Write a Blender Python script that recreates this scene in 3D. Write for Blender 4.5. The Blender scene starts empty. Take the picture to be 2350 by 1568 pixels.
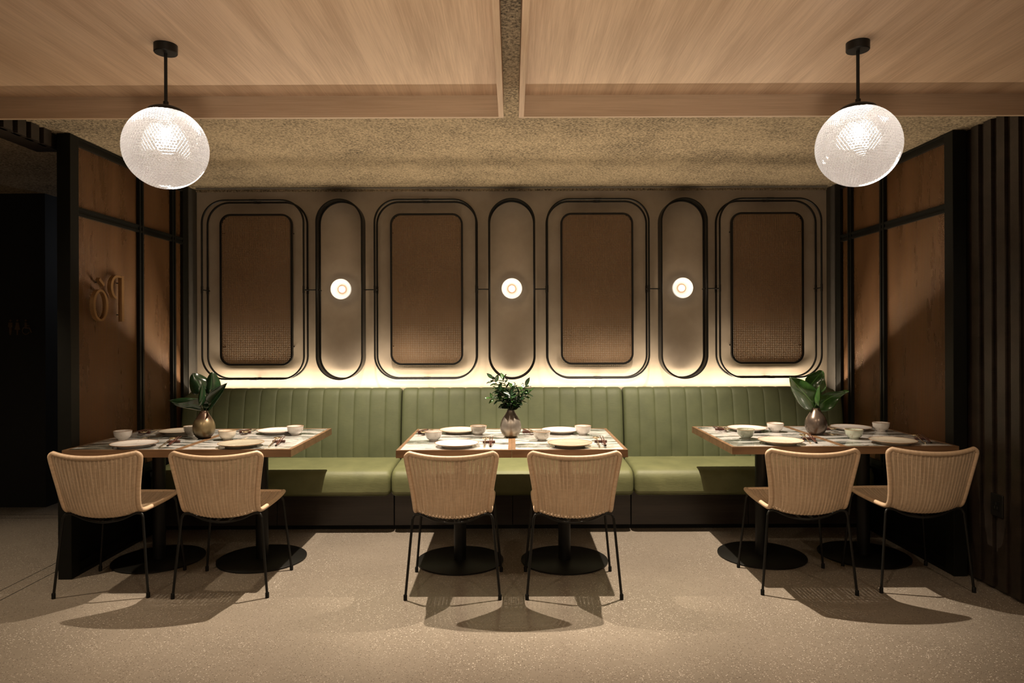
import bpy, bmesh, math, random
from mathutils import Vector, Matrix
C = bpy.context.scene.collection
PI = math.pi
random.seed(7)

# ---------------------------------------------------------------- camera
cam = bpy.data.cameras.new('camera'); co = bpy.data.objects.new('camera', cam); C.objects.link(co)
co.location = (0, 0, 1.386); co.rotation_euler = (PI/2, 0.0036, 0)
cam.sensor_width = 36; cam.lens = 24.0; cam.shift_x = 0.0; cam.shift_y = -16/2350
cam.clip_start = 0.05
bpy.context.scene.camera = co
# ---------------------------------------------------------------- world and exposure
w = bpy.data.worlds.new('world'); bpy.context.scene.world = w; w.use_nodes = True
w.node_tree.nodes['Background'].inputs[0].default_value = (1, .8, .6, 1)
w.node_tree.nodes['Background'].inputs[1].default_value = 0.02
vs = bpy.context.scene.view_settings
vs.view_transform = 'Standard'; vs.look = 'None'; vs.exposure = 0.0; vs.gamma = 1; vs.use_curve_mapping = False

# ---------------------------------------------------------------- room lights
def lamp(kind, name, loc, energy, col, aim=None, **kw):
    l = bpy.data.lights.new(name, kind); l.energy = energy; l.color = col
    for k, v in kw.items(): setattr(l, k, v)
    o = bpy.data.objects.new(name, l); C.objects.link(o); o.location = loc
    if aim is not None:
        o.rotation_euler = (Vector(aim)-Vector(loc)).to_track_quat('-Z', 'Y').to_euler()
    return o
WARM = (1, .80, .58)
# two tight downlights between the table pairs
for sx in (-1, 1):
    lamp('SPOT', 'downlight', (sx*.87, 4.1, 2.50), 460, (1, .84, .67), (sx*.87, 4.34, 0), spot_size=math.radians(92), spot_blend=.7, shadow_soft_size=.012)
# downlights in the timber ceiling, above and just in front of the camera frame
for x in (-2.3, -.8, .8, 2.3):
    lamp('SPOT', 'downlight', (x, 1.95, 2.40), 26, WARM, (x*1.0, 2.9, 0), spot_size=math.radians(120), spot_blend=.5, shadow_soft_size=.02)
# corridor downlight on the left
lamp('SPOT', 'downlight', (-3.2, 3.3, 2.45), 130, WARM, (-3.2, 3.4, 0), spot_size=math.radians(85), spot_blend=.5, shadow_soft_size=.03)
# LED strip hidden behind the bench back
lamp('AREA', 'led_strip', (0, 5.372, .925), 60, (1, .82, .60), (0, 4.6, 2.543), shape='RECTANGLE', size=4.75, size_y=.02)
# unseen fill lights added behind the camera and far down the corridor
lamp('SPOT', 'ceiling_fill', (0, -.2, .75), 320, (1, .84, .66), (0, .9, 2.5), spot_size=math.radians(92), spot_blend=1.0, shadow_soft_size=.2)  # added to brighten the middle of the timber ceiling
lamp('POINT', 'front_fill', (-1.6, -1.4, 1.5), 22, (1, .82, .62), shadow_soft_size=.2)  # added fill from the left for the chair backs
lamp('POINT', 'corridor_fill', (-3.2, 7.2, 2.2), 7, (.85, .9, 1), shadow_soft_size=.1)  # added cool fill so the grey corridor side is not black
lamp('POINT', 'front_fill', (1.6, -1.4, 1.5), 22, (1, .82, .62), shadow_soft_size=.2)  # matching added fill from the right

# ---------------------------------------------------------------- material helpers
class N:
    def __init__(s, name):
        s.m = bpy.data.materials.new(name); s.m.use_nodes = True; s.nt = s.m.node_tree
        s.b = s.nt.nodes['Principled BSDF']; s.out = s.nt.nodes['Material Output']
    def n(s, t, **kw):
        x = s.nt.nodes.new(t)
        for k, v in kw.items():
            if k.startswith('i_'):
                key = k[2:]; key = int(key) if key.isdigit() else key.replace('_', ' ')
                s.set(x.inputs[key], v)
            else: setattr(x, k, v)
        return x
    def set(s, inp, v):
        if isinstance(v, bpy.types.NodeSocket): s.nt.links.new(v, inp)
        elif isinstance(v, bpy.types.Node): s.nt.links.new(v.outputs[0], inp)
        else: inp.default_value = v
    def p(s, **kw):
        for k, v in kw.items(): s.set(s.b.inputs[k.replace('_', ' ')], v)
        return s
    def math(s, op, a, b=0.0, c=None):
        x = s.n('ShaderNodeMath', operation=op); s.set(x.inputs[0], a); s.set(x.inputs[1], b)
        if c is not None: s.set(x.inputs[2], c)
        return x.outputs[0]
    def coord(s, scale=(1, 1, 1), kind='Object', rot=(0, 0, 0), offset=None):
        t = s.n('ShaderNodeTexCoord'); mp = s.n('ShaderNodeMapping'); s.nt.links.new(t.outputs[kind], mp.inputs[0])
        mp.inputs['Scale'].default_value = scale; mp.inputs['Rotation'].default_value = rot
        if offset is not None: s.set(mp.inputs['Location'], offset)
        return mp.outputs[0]
    def noise(s, vec, scale=5, detail=4, rough=.55, dist=0.0):
        x = s.n('ShaderNodeTexNoise'); s.set(x.inputs['Vector'], vec); x.inputs['Scale'].default_value = scale
        x.inputs['Detail'].default_value = detail; x.inputs['Roughness'].default_value = rough; x.inputs['Distortion'].default_value = dist
        return x.outputs[0]
    def ramp(s, fac, stops):
        x = s.n('ShaderNodeValToRGB'); s.set(x.inputs[0], fac); e = x.color_ramp.elements
        while len(e) < len(stops): e.new(.5)
        for i, (p, c) in enumerate(stops):
            e[i].position = p; e[i].color = (*c, 1) if len(c) == 3 else c
        return x.outputs[0]
    def mix(s, f, a, b, mode='MIX'):
        x = s.n('ShaderNodeMix', data_type='RGBA', blend_type=mode); s.set(x.inputs[0], f)
        s.set(x.inputs[6], (*a, 1) if isinstance(a, tuple) else a); s.set(x.inputs[7], (*b, 1) if isinstance(b, tuple) else b)
        return x.outputs[2]
    def bump(s, h, strength=.3, dist=.01):
        x = s.n('ShaderNodeBump'); s.set(x.inputs['Height'], h); x.inputs['Strength'].default_value = strength; x.inputs['Distance'].default_value = dist
        s.nt.links.new(x.outputs[0], s.b.inputs['Normal']); return x

def simple(name, col, rough=.5, metal=0.0, var=.12, vs=20, bump=0.0, **kw):
    m = N(name); f = m.noise(m.coord(), vs, 4)
    c = m.ramp(f, [(.3, tuple(x*(1-var) for x in col)), (.7, tuple(min(1, x*(1+var)) for x in col))])
    m.p(Base_Color=c, Roughness=rough, Metallic=metal, **kw)
    if bump: m.bump(f, bump)
    return m.m

def wood(name, c1, c2, grain='Y', rough=.45, sc=1.0):
    m = N(name)
    s = {'X': (.5, 20, 20), 'Y': (20, .5, 20), 'Z': (20, 20, .5)}[grain]
    s2 = {'X': (.25, 3.2, 3.2), 'Y': (3.2, .25, 3.2), 'Z': (3.2, 3.2, .25)}[grain]
    v = m.coord(tuple(a*sc for a in s)); v2 = m.coord(tuple(a*sc for a in s2))
    a = m.noise(v, 9, 5, .6); b = m.noise(v2, 4.0, 3, .5, .1)
    f = m.math('ADD', m.math('MULTIPLY', a, .45), m.math('MULTIPLY', b, .55))
    m.p(Base_Color=m.ramp(f, [(.38, c1), (.60, c2)]), Roughness=rough)
    m.bump(a, .05, .002)
    return m.m

M = {}
M['timber'] = wood('pale_timber', (.52, .35, .225), (.72, .52, .355), 'Y')
M['timber_x'] = wood('pale_timber_cross', (.48, .34, .22), (.60, .44, .30), 'X')
M['walnut_x'] = wood('brown_wood', (.11, .060, .030), (.19, .108, .055), 'X', .35, 2)
M['dark_wood'] = wood('dark_stained_wood', (.020, .015, .011), (.038, .028, .021), 'X', .4)
M['rosewood'] = simple('red_brown_wood', (.060, .019, .012), .35)
M['black'] = simple('black_metal', (.009, .0085, .007), .42, .1, Specular_IOR_Level=.3)
M['black_satin'] = simple('satin_black_steel', (.006, .006, .005), .5, .0, Specular_IOR_Level=.2)
M['frame'] = simple('dark_green_black_paint', (.005, .005, .0035), .5, .0, Specular_IOR_Level=.2)
M['black_wall'] = simple('black_wall_paint', (.006, .006, .006), .8)
M['grey_paint'] = simple('grey_brown_paint', (.050, .044, .037), .6)
M['bronze'] = simple('brushed_brass_tone', (.30, .17, .07), .45, .6)
M['tan'] = simple('tan_shadow_ring', (.42, .30, .20), .5)  # shade around the wall lamp bulbs, put into the colour
M['brass'] = simple('pale_brass_metal', (.72, .58, .38), .27, 1.0, .05)

# concrete ceiling
m = N('rough_concrete'); v = m.coord()
a = m.noise(v, 75, 4, .8); b = m.noise(v, 2.2, 3)
f = m.math('ADD', m.math('MULTIPLY', a, .8), m.math('MULTIPLY', b, .2))
m.p(Base_Color=m.ramp(f, [(.38, (.06, .047, .03)), (.47, (.32, .25, .16)), (.60, (.62, .49, .32))]), Roughness=.95)
m.bump(a, .8, .02); M['concrete'] = m.m
# plaster wall
m = N('smooth_plaster'); v = m.coord()
a = m.noise(v, 2.6, 6, .6); b = m.noise(v, 30, 4)
m.p(Base_Color=m.ramp(a, [(.3, (.33, .27, .205)), (.7, (.46, .39, .31))]), Roughness=.7); m.bump(b, .12, .004); M['plaster'] = m.m
# terrazzo floor
m = N('terrazzo'); v = m.coord()
big = m.noise(v, .9, 4, .6); mid = m.noise(v, 6, 4)
base = m.mix(mid, m.ramp(big, [(.3, (.19, .16, .125)), (.7, (.29, .248, .196))]), (.235, .20, .16))
def chips(scale, thr, dens):
    vo = m.n('ShaderNodeTexVoronoi', feature='F1'); m.set(vo.inputs['Vector'], v); vo.inputs['Scale'].default_value = scale; vo.inputs['Randomness'].default_value = 1
    near = m.math('LESS_THAN', vo.outputs['Distance'], thr)
    sep = m.n('ShaderNodeSeparateColor'); m.nt.links.new(vo.outputs['Color'], sep.inputs[0])
    return m.math('MULTIPLY', near, m.math('GREATER_THAN', sep.outputs[0], dens)), sep.outputs[1]
patch = m.ramp(m.noise(v, 1.6, 2), [(.38, (.25, .25, .25)), (.62, (1, 1, 1))])
w1, r1 = chips(125, .34, .72)
base = m.mix(m.math('MULTIPLY', w1, patch), base, m.ramp(r1, [(0, (.42, .37, .30)), (1, (.68, .62, .53))]))
w2, r2 = chips(150, .33, .74)
base = m.mix(m.math('MULTIPLY', w2, .85), base, m.ramp(r2, [(0, (.05, .04, .03)), (1, (.13, .10, .075))]))
m.p(Base_Color=base, Roughness=m.ramp(big, [(.3, (.15, .15, .15)), (.7, (.27, .27, .27))]), Specular_IOR_Level=.5)
m.bump(m.noise(v, 3, 2), .03, .01); M['terrazzo'] = m.m
# green leather
m = N('green_leather'); v = m.coord()
a = m.noise(v, 7, 5, .6); b = m.noise(m.coord((1, 4, 4)), 25, 4)
m.p(Base_Color=m.ramp(a, [(.3, (.050, .060, .024)), (.7, (.070, .081, .034))]), Roughness=.68); m.bump(b, .12, .004); M['leather'] = m.m
m = N('green_seat_leather'); v = m.coord()
a = m.noise(v, 7, 5, .6); b = m.noise(m.coord((2, 7, 7)), 12, 5)
m.p(Base_Color=m.ramp(a, [(.3, (.100, .108, .043)), (.7, (.138, .145, .060))]), Roughness=.6); m.bump(b, .18, .005); M['seat_leather'] = m.m
# marble
m = N('veined_marble'); oi = m.n('ShaderNodeObjectInfo')
off = m.n('ShaderNodeCombineXYZ'); m.set(off.inputs[0], m.math('MULTIPLY', oi.outputs['Random'], 7)); m.set(off.inputs[1], m.math('MULTIPLY', oi.outputs['Random'], 23))
v = m.coord((.55, 2.3, 1), offset=off.outputs[0])
a = m.noise(v, 3.0, 10, .70, 1.2); b = m.noise(v, 6.5, 6, .65, .6)
vein = m.ramp(a, [(.40, (.04, .045, .038)), (.47, (.20, .21, .19)), (.51, (.55, .53, .50)), (.57, (.58, .56, .53)), (.64, (.25, .25, .22)), (.69, (.56, .54, .51))])
vein = m.mix(m.ramp(b, [(.34, (1, 1, 1)), (.43, (0, 0, 0))]), vein, (.10, .105, .09))
m.p(Base_Color=vein, Roughness=.09, Coat_Weight=.3, Coat_Roughness=.03); M['marble'] = m.m
# ceramics
def ceramic(name, c, spot=(.25, .17, .10), amt=.62, rough=.16):
    m = N(name); v = m.coord(); a = m.noise(v, 55, 4, .7); b = m.noise(v, 11, 4)
    col = m.mix(m.ramp(a, [(amt, (0, 0, 0)), (amt+.06, (.7, .7, .7))]), m.ramp(b, [(.3, tuple(x*.9 for x in c)), (.7, c)]), spot)
    m.p(Base_Color=col, Roughness=rough, Coat_Weight=.3); return m.m
M['white'] = ceramic('speckled_white_glaze', (.64, .60, .56)); M['cream'] = ceramic('speckled_cream_glaze', (.55, .49, .39))
M['sage'] = ceramic('beige_green_glaze', (.36, .33, .25)); M['grey'] = ceramic('grey_glaze', (.40, .37, .32), (.2, .15, .11), .58)
M['celadon'] = ceramic('pale_green_glaze', (.42, .45, .36), (.2, .13, .06), .60); M['rim'] = simple('brown_glaze_rim', (.24, .12, .05), .3)
def vase_mat(name, c1, c2, c3, metal=.6, rough=.32):
    m = N(name); t = m.n('ShaderNodeTexCoord'); s = m.n('ShaderNodeSeparateXYZ'); m.nt.links.new(t.outputs['Object'], s.inputs[0])
    nz = m.noise(m.coord(), 14, 5); z = m.math('ADD', m.math('MULTIPLY', s.outputs[2], 5.6), m.math('MULTIPLY', m.math('SUBTRACT', nz, .5), .35))
    m.p(Base_Color=m.ramp(z, [(.10, c1), (.32, c2), (.55, c2), (.72, c3)]), Metallic=metal, Roughness=rough); m.bump(nz, .15, .004); return m.m
M['vase_gold'] = vase_mat('bronze_banded_glaze', (.030, .021, .014), (.19, .145, .075), (.075, .042, .026))
M['vase_silver'] = vase_mat('mottled_silver_glaze', (.20, .15, .09), (.21, .185, .155), (.10, .082, .07))
M['vase_brown'] = vase_mat('dark_brown_glaze', (.10, .075, .06), (.13, .10, .08), (.15, .115, .09), .7, .27)
def leaf_mat(name, c1, c2):
    m = N(name); v = m.coord(); a = m.noise(v, 30, 4)
    uv = m.n('ShaderNodeTexCoord'); s = m.n('ShaderNodeSeparateXYZ'); m.nt.links.new(uv.outputs['UV'], s.inputs[0])
    mid = m.math('LESS_THAN', m.math('ABSOLUTE', m.math('SUBTRACT', s.outputs[0], .5)), .018)
    m.p(Base_Color=m.mix(mid, m.ramp(a, [(.3, c1), (.7, c2)]), tuple(min(1, x*2.2) for x in c2)), Roughness=.22, Coat_Weight=.4, Coat_Roughness=.15); m.bump(a, .15, .003); return m.m
M['leaf_dark'] = leaf_mat('dark_green_leaf', (.006, .019, .007), (.013, .034, .012))
M['leaf_mid'] = leaf_mat('green_leaf', (.018, .055, .012), (.038, .092, .020))
M['stem'] = simple('brown_green_stem', (.06, .06, .025), .5)
# copper coloured wire mesh
def mesh_mat(name, tint):
    m = N(name); t = m.n('ShaderNodeTexCoord'); s = m.n('ShaderNodeSeparateXYZ'); m.nt.links.new(t.outputs['Object'], s.inputs[0])
    y, z = s.outputs[1], s.outputs[2]; k = 2*PI/.0105
    p = m.math('SINE', m.math('MULTIPLY', y, k)); q = m.math('SINE', m.math('MULTIPLY', z, k))
    h = m.math('MULTIPLY', p, q)
    st = m.noise(m.coord((1, 3.0, .6)), 1.6, 5, .6)
    col = m.ramp(st, [(.3, tuple(x*.8 for x in tint)), (.5, tint), (.7, tuple(x*1.2 for x in tint))])
    col = m.mix(m.ramp(h, [(.05, (0, 0, 0)), (.35, (1, 1, 1))]), col, (.010, .006, .004))
    m.p(Base_Color=col, Metallic=.5, Roughness=m.ramp(st, [(.3, (.20, .20, .20)), (.7, (.42, .42, .42))])); m.bump(h, .5, .003); return m.m
M['copper_mesh'] = mesh_mat('copper_wire_mesh', (.22, .105, .038))
# woven rattan with open slots; uv in metres-like units: u column index, v rows
def weave_mat(name, c1, c2, holes=True):
    m = N(name); t = m.n('ShaderNodeTexCoord'); s = m.n('ShaderNodeSeparateXYZ'); m.nt.links.new(t.outputs['UV'], s.inputs[0])
    u, v = s.outputs[0], s.outputs[1]
    fu = m.math('FRACT', u); fv = m.math('FRACT', v)
    n1 = m.noise(m.coord((1, 1, 1), 'UV'), .55, 3); n2 = m.noise(m.coord((2.2, .03, 1), 'UV'), 1.3, 3)
    f = m.math('ADD', m.math('MULTIPLY', n1, .3), m.math('MULTIPLY', n2, .7))
    col = m.ramp(f, [(.35, c1), (.65, c2)])
    strand = m.math('ABSOLUTE', m.math('SUBTRACT', fv, .5))
    m.p(Base_Color=col, Roughness=.5)
    m.bump(m.math('SUBTRACT', .5, strand), .3, .0020)
    if holes:
        du = m.math('ABSOLUTE', m.math('SUBTRACT', fu, .5))
        two = m.math('LESS_THAN', m.math('ABSOLUTE', m.math('SUBTRACT', du, .17)), .085)
        row = m.math('LESS_THAN', fv, .42)
        keep = m.math('LESS_THAN', m.noise(m.coord((1, .3, 1), 'UV'), 1.1, 2), .60)
        hole = m.math('MULTIPLY', m.math('MULTIPLY', two, row), keep)
        tr = m.n('ShaderNodeBsdfTransparent'); mx = m.n('ShaderNodeMixShader')
        m.set(mx.inputs[0], hole); m.nt.links.new(m.b.outputs[0], mx.inputs[1]); m.nt.links.new(tr.outputs[0], mx.inputs[2])
        m.nt.links.new(mx.outputs[0], m.out.inputs[0])
    return m.m
M['weave'] = weave_mat('woven_rattan', (.48, .345, .225), (.68, .52, .36))
m = N('wrapped_rattan'); t = m.n('ShaderNodeTexCoord'); s = m.n('ShaderNodeSeparateXYZ'); m.nt.links.new(t.outputs['UV'], s.inputs[0])
fv = m.math('FRACT', s.outputs[1]); n2 = m.noise(m.coord((0, 1, 0), 'UV'), .35, 4)
m.p(Base_Color=m.ramp(n2, [(.3, (.54, .38, .24)), (.7, (.68, .50, .34))]), Roughness=.45); m.bump(m.math('ABSOLUTE', m.math('SUBTRACT', fv, .5)), .35, .002); M['wrap'] = m.m
# cane webbing
m = N('cane_webbing'); t = m.n('ShaderNodeTexCoord'); s = m.n('ShaderNodeSeparateXYZ'); m.nt.links.new(t.outputs['Object'], s.inputs[0])
p = .0142
fx = m.math('SUBTRACT', m.math('FRACT', m.math('DIVIDE', m.math('ADD', s.outputs[0], 5), p)), .5)
fz = m.math('SUBTRACT', m.math('FRACT', m.math('DIVIDE', m.math('ADD', s.outputs[2], 5), p)), .5)
r = m.math('SQRT', m.math('ADD', m.math('MULTIPLY', fx, fx), m.math('MULTIPLY', fz, fz)))
hole = m.math('LESS_THAN', r, .30)
big = m.noise(m.coord(), 2.2, 3)
m.p(Base_Color=m.ramp(big, [(.3, (.25, .155, .08)), (.7, (.34, .215, .12))]), Roughness=.55); m.bump(m.math('ABSOLUTE', fx), .3, .003)
tl = m.n('ShaderNodeBsdfTranslucent'); tl.inputs[0].default_value = (.5, .3, .15, 1)
m1 = m.n('ShaderNodeMixShader'); m1.inputs[0].default_value = .25; m.nt.links.new(m.b.outputs[0], m1.inputs[1]); m.nt.links.new(tl.outputs[0], m1.inputs[2])
tr = m.n('ShaderNodeBsdfTransparent'); mx = m.n('ShaderNodeMixShader'); m.set(mx.inputs[0], hole)
m.nt.links.new(m1.outputs[0], mx.inputs[1]); m.nt.links.new(tr.outputs[0], mx.inputs[2]); m.nt.links.new(mx.outputs[0], m.out.inputs[0]); M['cane'] = m.m
# pressed glass of the pendants: scattering facets that the bulb inside lights up
m = N('pressed_glass'); m.p(Base_Color=(.9, .9, .9, 1), Roughness=.12, Specular_IOR_Level=.8)
tl = m.n('ShaderNodeBsdfTranslucent'); tl.inputs[0].default_value = (.97, .93, .90, 1)
rf = m.n('ShaderNodeBsdfRefraction'); rf.inputs['Roughness'].default_value = .12; rf.inputs['IOR'].default_value = 1.18
m1 = m.n('ShaderNodeMixShader'); m1.inputs[0].default_value = .40; m.nt.links.new(tl.outputs[0], m1.inputs[1]); m.nt.links.new(rf.outputs[0], m1.inputs[2])
gl = m.n('ShaderNodeBsdfGlossy'); gl.inputs['Roughness'].default_value = .1
fr = m.n('ShaderNodeFresnel'); fr.inputs[0].default_value = 1.35
m2 = m.n('ShaderNodeMixShader'); m.nt.links.new(fr.outputs[0], m2.inputs[0]); m.nt.links.new(m1.outputs[0], m2.inputs[1]); m.nt.links.new(gl.outputs[0], m2.inputs[2])
m.nt.links.new(m2.outputs[0], m.out.inputs[0]); M['glass'] = m.m
def emis(name, col, st):
    m = N(name); m.p(Base_Color=(*col, 1), Emission_Color=(*col, 1), Emission_Strength=st); return m.m
M['bulb'] = emis('lit_bulb', (1, .93, .85), 20.0)
M['small_bulb'] = emis('lit_small_bulb', (1, .88, .72), 3.0)
m = N('opal_glass'); m.p(Base_Color=(.9, .86, .8, 1), Roughness=.25, Emission_Color=(1, .87, .72, 1), Emission_Strength=.48); M['opal'] = m.m

# ---------------------------------------------------------------- mesh helpers
class MB:
    def __init__(s): s.v = []; s.f = []; s.uv = {}
    def box(s, x0, x1, y0, y1, z0, z1):
        b = len(s.v)
        s.v += [(x0, y0, z0), (x1, y0, z0), (x1, y1, z0), (x0, y1, z0), (x0, y0, z1), (x1, y0, z1), (x1, y1, z1), (x0, y1, z1)]
        for q in ((0, 3, 2, 1), (4, 5, 6, 7), (0, 1, 5, 4), (1, 2, 6, 5), (2, 3, 7, 6), (3, 0, 4, 7)): s.f.append(tuple(b+i for i in q))
        return s
    def obox(s, c, u, v, n, a, b_, d):   # box centred at c along axes u, v, n with half sizes
        c, u, v, n = map(Vector, (c, u, v, n)); k = len(s.v)
        for sz in (-1, 1):
            for sx, sy in ((-1, -1), (1, -1), (1, 1), (-1, 1)): s.v.append(tuple(c+u*a*sx+v*b_*sy+n*d*sz))
        for q in ((0, 3, 2, 1), (4, 5, 6, 7), (0, 1, 5, 4), (1, 2, 6, 5), (2, 3, 7, 6), (3, 0, 4, 7)): s.f.append(tuple(k+i for i in q))
        return s
    def lathe(s, prof, c=(0, 0, 0), n=32, cap=True):
        b = len(s.v); m_ = len(prof)
        for i in range(n):
            a = 2*PI*i/n
            for r, z in prof: s.v.append((c[0]+r*math.cos(a), c[1]+r*math.sin(a), c[2]+z))
        for i in range(n):
            j = (i+1) % n
            for k in range(m_-1): s.f.append((b+i*m_+k, b+j*m_+k, b+j*m_+k+1, b+i*m_+k+1))
        if cap:
            if prof[0][0] > 1e-6: s.f.append(tuple(b+i*m_ for i in reversed(range(n))))
            if prof[-1][0] > 1e-6: s.f.append(tuple(b+i*m_+m_-1 for i in range(n)))
        return s
    def tube(s, pts, r, n=10, closed=False, cap=True, vlen=None):
        pts = [Vector(p) for p in pts]; b = len(s.v); L = len(pts); acc = 0; up = None
        rr = r if isinstance(r, (list, tuple)) else [r]*L; dist = [0]
        for i in range(L):
            a = pts[i-1] if (i > 0 or closed) else pts[i]; c = pts[(i+1) % L] if (i < L-1 or closed) else pts[i]
            t = (c-a).normalized()
            if up is None:
                up = Vector((0, 0, 1)) if abs(t.z) < .9 else Vector((0, 1, 0))
            side = t.cross(up)
            if side.length < 1e-4: side = t.cross(Vector((1, 0, 0)))
            side.normalize(); up = side.cross(t).normalized()
            if i: acc += (pts[i]-pts[i-1]).length
            dist.append(acc)
            for k in range(n):
                an = 2*PI*k/n; p = pts[i]+(side*math.cos(an)+up*math.sin(an))*rr[i]; s.v.append(tuple(p))
        dist = dist[1:]
        rng = L if closed else L-1
        for i in range(rng):
            j = (i+1) % L
            for k in range(n):
                k2 = (k+1) % n; fi = len(s.f); s.f.append((b+i*n+k, b+i*n+k2, b+j*n+k2, b+j*n+k))
                if vlen:
                    d0 = dist[i]/vlen; d1 = (dist[j] if j else acc+(pts[0]-pts[-1]).length)/vlen
                    s.uv[fi] = [(0, d0), (0, d0), (0, d1), (0, d1)]
        if cap and not closed:
            s.f.append(tuple(b+k for k in reversed(range(n)))); s.f.append(tuple(b+(L-1)*n+k for k in range(n)))
        return s
    def grid(s, P, nu, nv, uvf=None, flip=False):
        b = len(s.v)
        for i in range(nu+1):
            for j in range(nv+1): s.v.append(tuple(P(i/nu, j/nv)))
        for i in range(nu):
            for j in range(nv):
                q = [b+i*(nv+1)+j, b+(i+1)*(nv+1)+j, b+(i+1)*(nv+1)+j+1, b+i*(nv+1)+j+1]
                uq = [(i/nu, j/nv), ((i+1)/nu, j/nv), ((i+1)/nu, (j+1)/nv), (i/nu, (j+1)/nv)]
                if flip: q.reverse(); uq.reverse()
                if uvf: s.uv[len(s.f)] = [uvf(*x) for x in uq]
                s.f.append(tuple(q))
        return s
    def loft(s, rings, cap=True):       # rings: lists of points of equal length, closed around
        b = len(s.v); n = len(rings[0])
        for r in rings: s.v += [tuple(p) for p in r]
        for i in range(len(rings)-1):
            for k in range(n):
                k2 = (k+1) % n; s.f.append((b+i*n+k, b+i*n+k2, b+(i+1)*n+k2, b+(i+1)*n+k))
        if cap:
            s.f.append(tuple(b+k for k in reversed(range(n)))); s.f.append(tuple(b+(len(rings)-1)*n+k for k in range(n)))
        return s
    def mesh(s, name, mat, smooth=True, ang=40):
        me = bpy.data.meshes.new(name); me.from_pydata(s.v, [], s.f)
        if s.uv:
            ul = me.uv_layers.new(name='UVMap')
            for p in me.polygons:
                if p.index in s.uv:
                    for li, uvc in zip(p.loop_indices, s.uv[p.index]): ul.data[li].uv = uvc
        bm = bmesh.new(); bm.from_mesh(me); bmesh.ops.recalc_face_normals(bm, faces=bm.faces)
        for e in bm.edges:
            if len(e.link_faces) == 2 and e.calc_face_angle(0) > math.radians(ang): e.smooth = False
        for f_ in bm.faces: f_.smooth = smooth
        bm.to_mesh(me); bm.free(); me.materials.append(mat); return me
    def build(s, name, mat, parent=None, smooth=True, ang=40, bevel=0, label=None):
        o = bpy.data.objects.new(name, s.mesh(name, mat, smooth, ang)); C.objects.link(o)
        if parent: o.parent = parent
        if bevel:
            md = o.modifiers.new('bevel', 'BEVEL'); md.width = bevel; md.segments = 2; md.limit_method = 'ANGLE'
        if label: o['label'] = label
        return o
def tag(o, label, cat, group=None):
    o['label'] = label; o['category'] = cat
    if group: o['group'] = group
    return o
def thing(name, loc, label, cat, group=None, rz=0):
    o = bpy.data.objects.new(name, None); C.objects.link(o); o.location = loc; o.rotation_euler = (0, 0, rz); o.empty_display_size = .1
    return tag(o, label, cat, group)
def struct(name, mb, mat, **kw):
    o = mb.build(name, mat, **kw); o['kind'] = 'structure'; return o
kids = {}
def dup(root, loc, label, rz=0, group=None, mats=None):
    r_ = root.copy(); C.objects.link(r_); r_.location = loc; r_.rotation_euler = (0, 0, rz); r_['label'] = label
    if group: r_['group'] = group
    for ch in list(root.children):
        c = ch.copy(); C.objects.link(c); c.parent = r_
        for g in list(ch.children):
            d = g.copy(); C.objects.link(d); d.parent = c
    return r_
def rrect(w, h, r, n=8, cx=0, cz=0):
    pts = []
    for (sx, sz, a0) in ((1, 1, 0), (-1, 1, 90), (-1, -1, 180), (1, -1, 270)):
        for k in range(n+1):
            a = math.radians(a0+90*k/n); pts.append((cx+sx*(w/2-r)+r*math.cos(a), cz+sz*(h/2-r)+r*math.sin(a)))
    return pts
def catmull(pts, n):
    pts = [Vector(p) for p in pts]; out = []; L = len(pts)
    for t in range(n+1):
        x = t/n*(L-1); i = min(int(x), L-2); f_ = x-i
        p0 = pts[max(i-1, 0)]; p1 = pts[i]; p2 = pts[i+1]; p3 = pts[min(i+2, L-1)]
        out.append(.5*((2*p1)+(-p0+p2)*f_+(2*p0-5*p1+4*p2-p3)*f_*f_+(-p0+3*p1-3*p2+p3)*f_**3))
    return out

# ================================================================ the setting
XW = 2.51; YW = 5.444; ZC = 2.543
struct('floor', MB().box(-7, 7, -5, 9, -.1, 0), M['terrazzo'])
struct('ceiling', MB().box(-7, 7, -5, 9, ZC, ZC+.2), M['concrete'])
struct('wall_back', MB().box(-XW-.1, XW+.1, YW, YW+.15, 0, ZC), M['plaster'])
struct('wall_front', MB().box(-7, 7, -5.1, -5, 0, ZC), M['grey_paint'])
# short painted returns between screens and back wall
struct('wall_left', MB().box(-XW-.1, -XW, 5.30, YW, 0, ZC), M['grey_paint'])
struct('wall_right', MB().box(XW, XW+.1, 5.30, YW, 0, ZC), M['grey_paint'])
# corridor on the left: black wall with the restroom signs, grey side behind it
struct('wall_corridor', MB().box(-7, -3.78, 5.53, 5.70, 0, ZC), M['black_wall'])
struct('wall_corridor_side', MB().box(-3.90, -3.78, 5.705, 8.9, 0, ZC), M['grey_paint'])
struct('wall_corridor_end', MB().box(-7, -2.6, 8.9, 9, 0, ZC), M['black_wall'])
# fluted dark cladding on the right, opening header on the left
mb = MB(); y = 3.845
mb.box(2.610, 2.75, .9, 3.95, 0, ZC)
while y > .95:
    mb.box(2.590, 2.63, y-.058, y, .018, ZC); y -= .10
struct('wall_fluted_right', mb, M['dark_wood'], ang=20)
mb = MB(); y = 3.845
mb.box(-2.75, -2.612, 3.3, 3.96, 2.455, ZC)
while y > 3.35:
    mb.box(-2.63, -2.590, y-.062, y, 2.455, ZC); y -= .10
struct('wall_fluted_header_left', mb, M['dark_wood'], ang=20)
# ceiling shadow gap strip near the back wall
struct('trim_1', MB().box(-2.47, 2.47, 5.335, 5.375, ZC-.006, ZC+.01), simple('dull_grey_strip', (.10, .085, .065), .7))
struct('trim_2', MB().box(-XW, XW, 5.43, YW+.01, ZC-.014, ZC+.005), M['concrete'])
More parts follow.
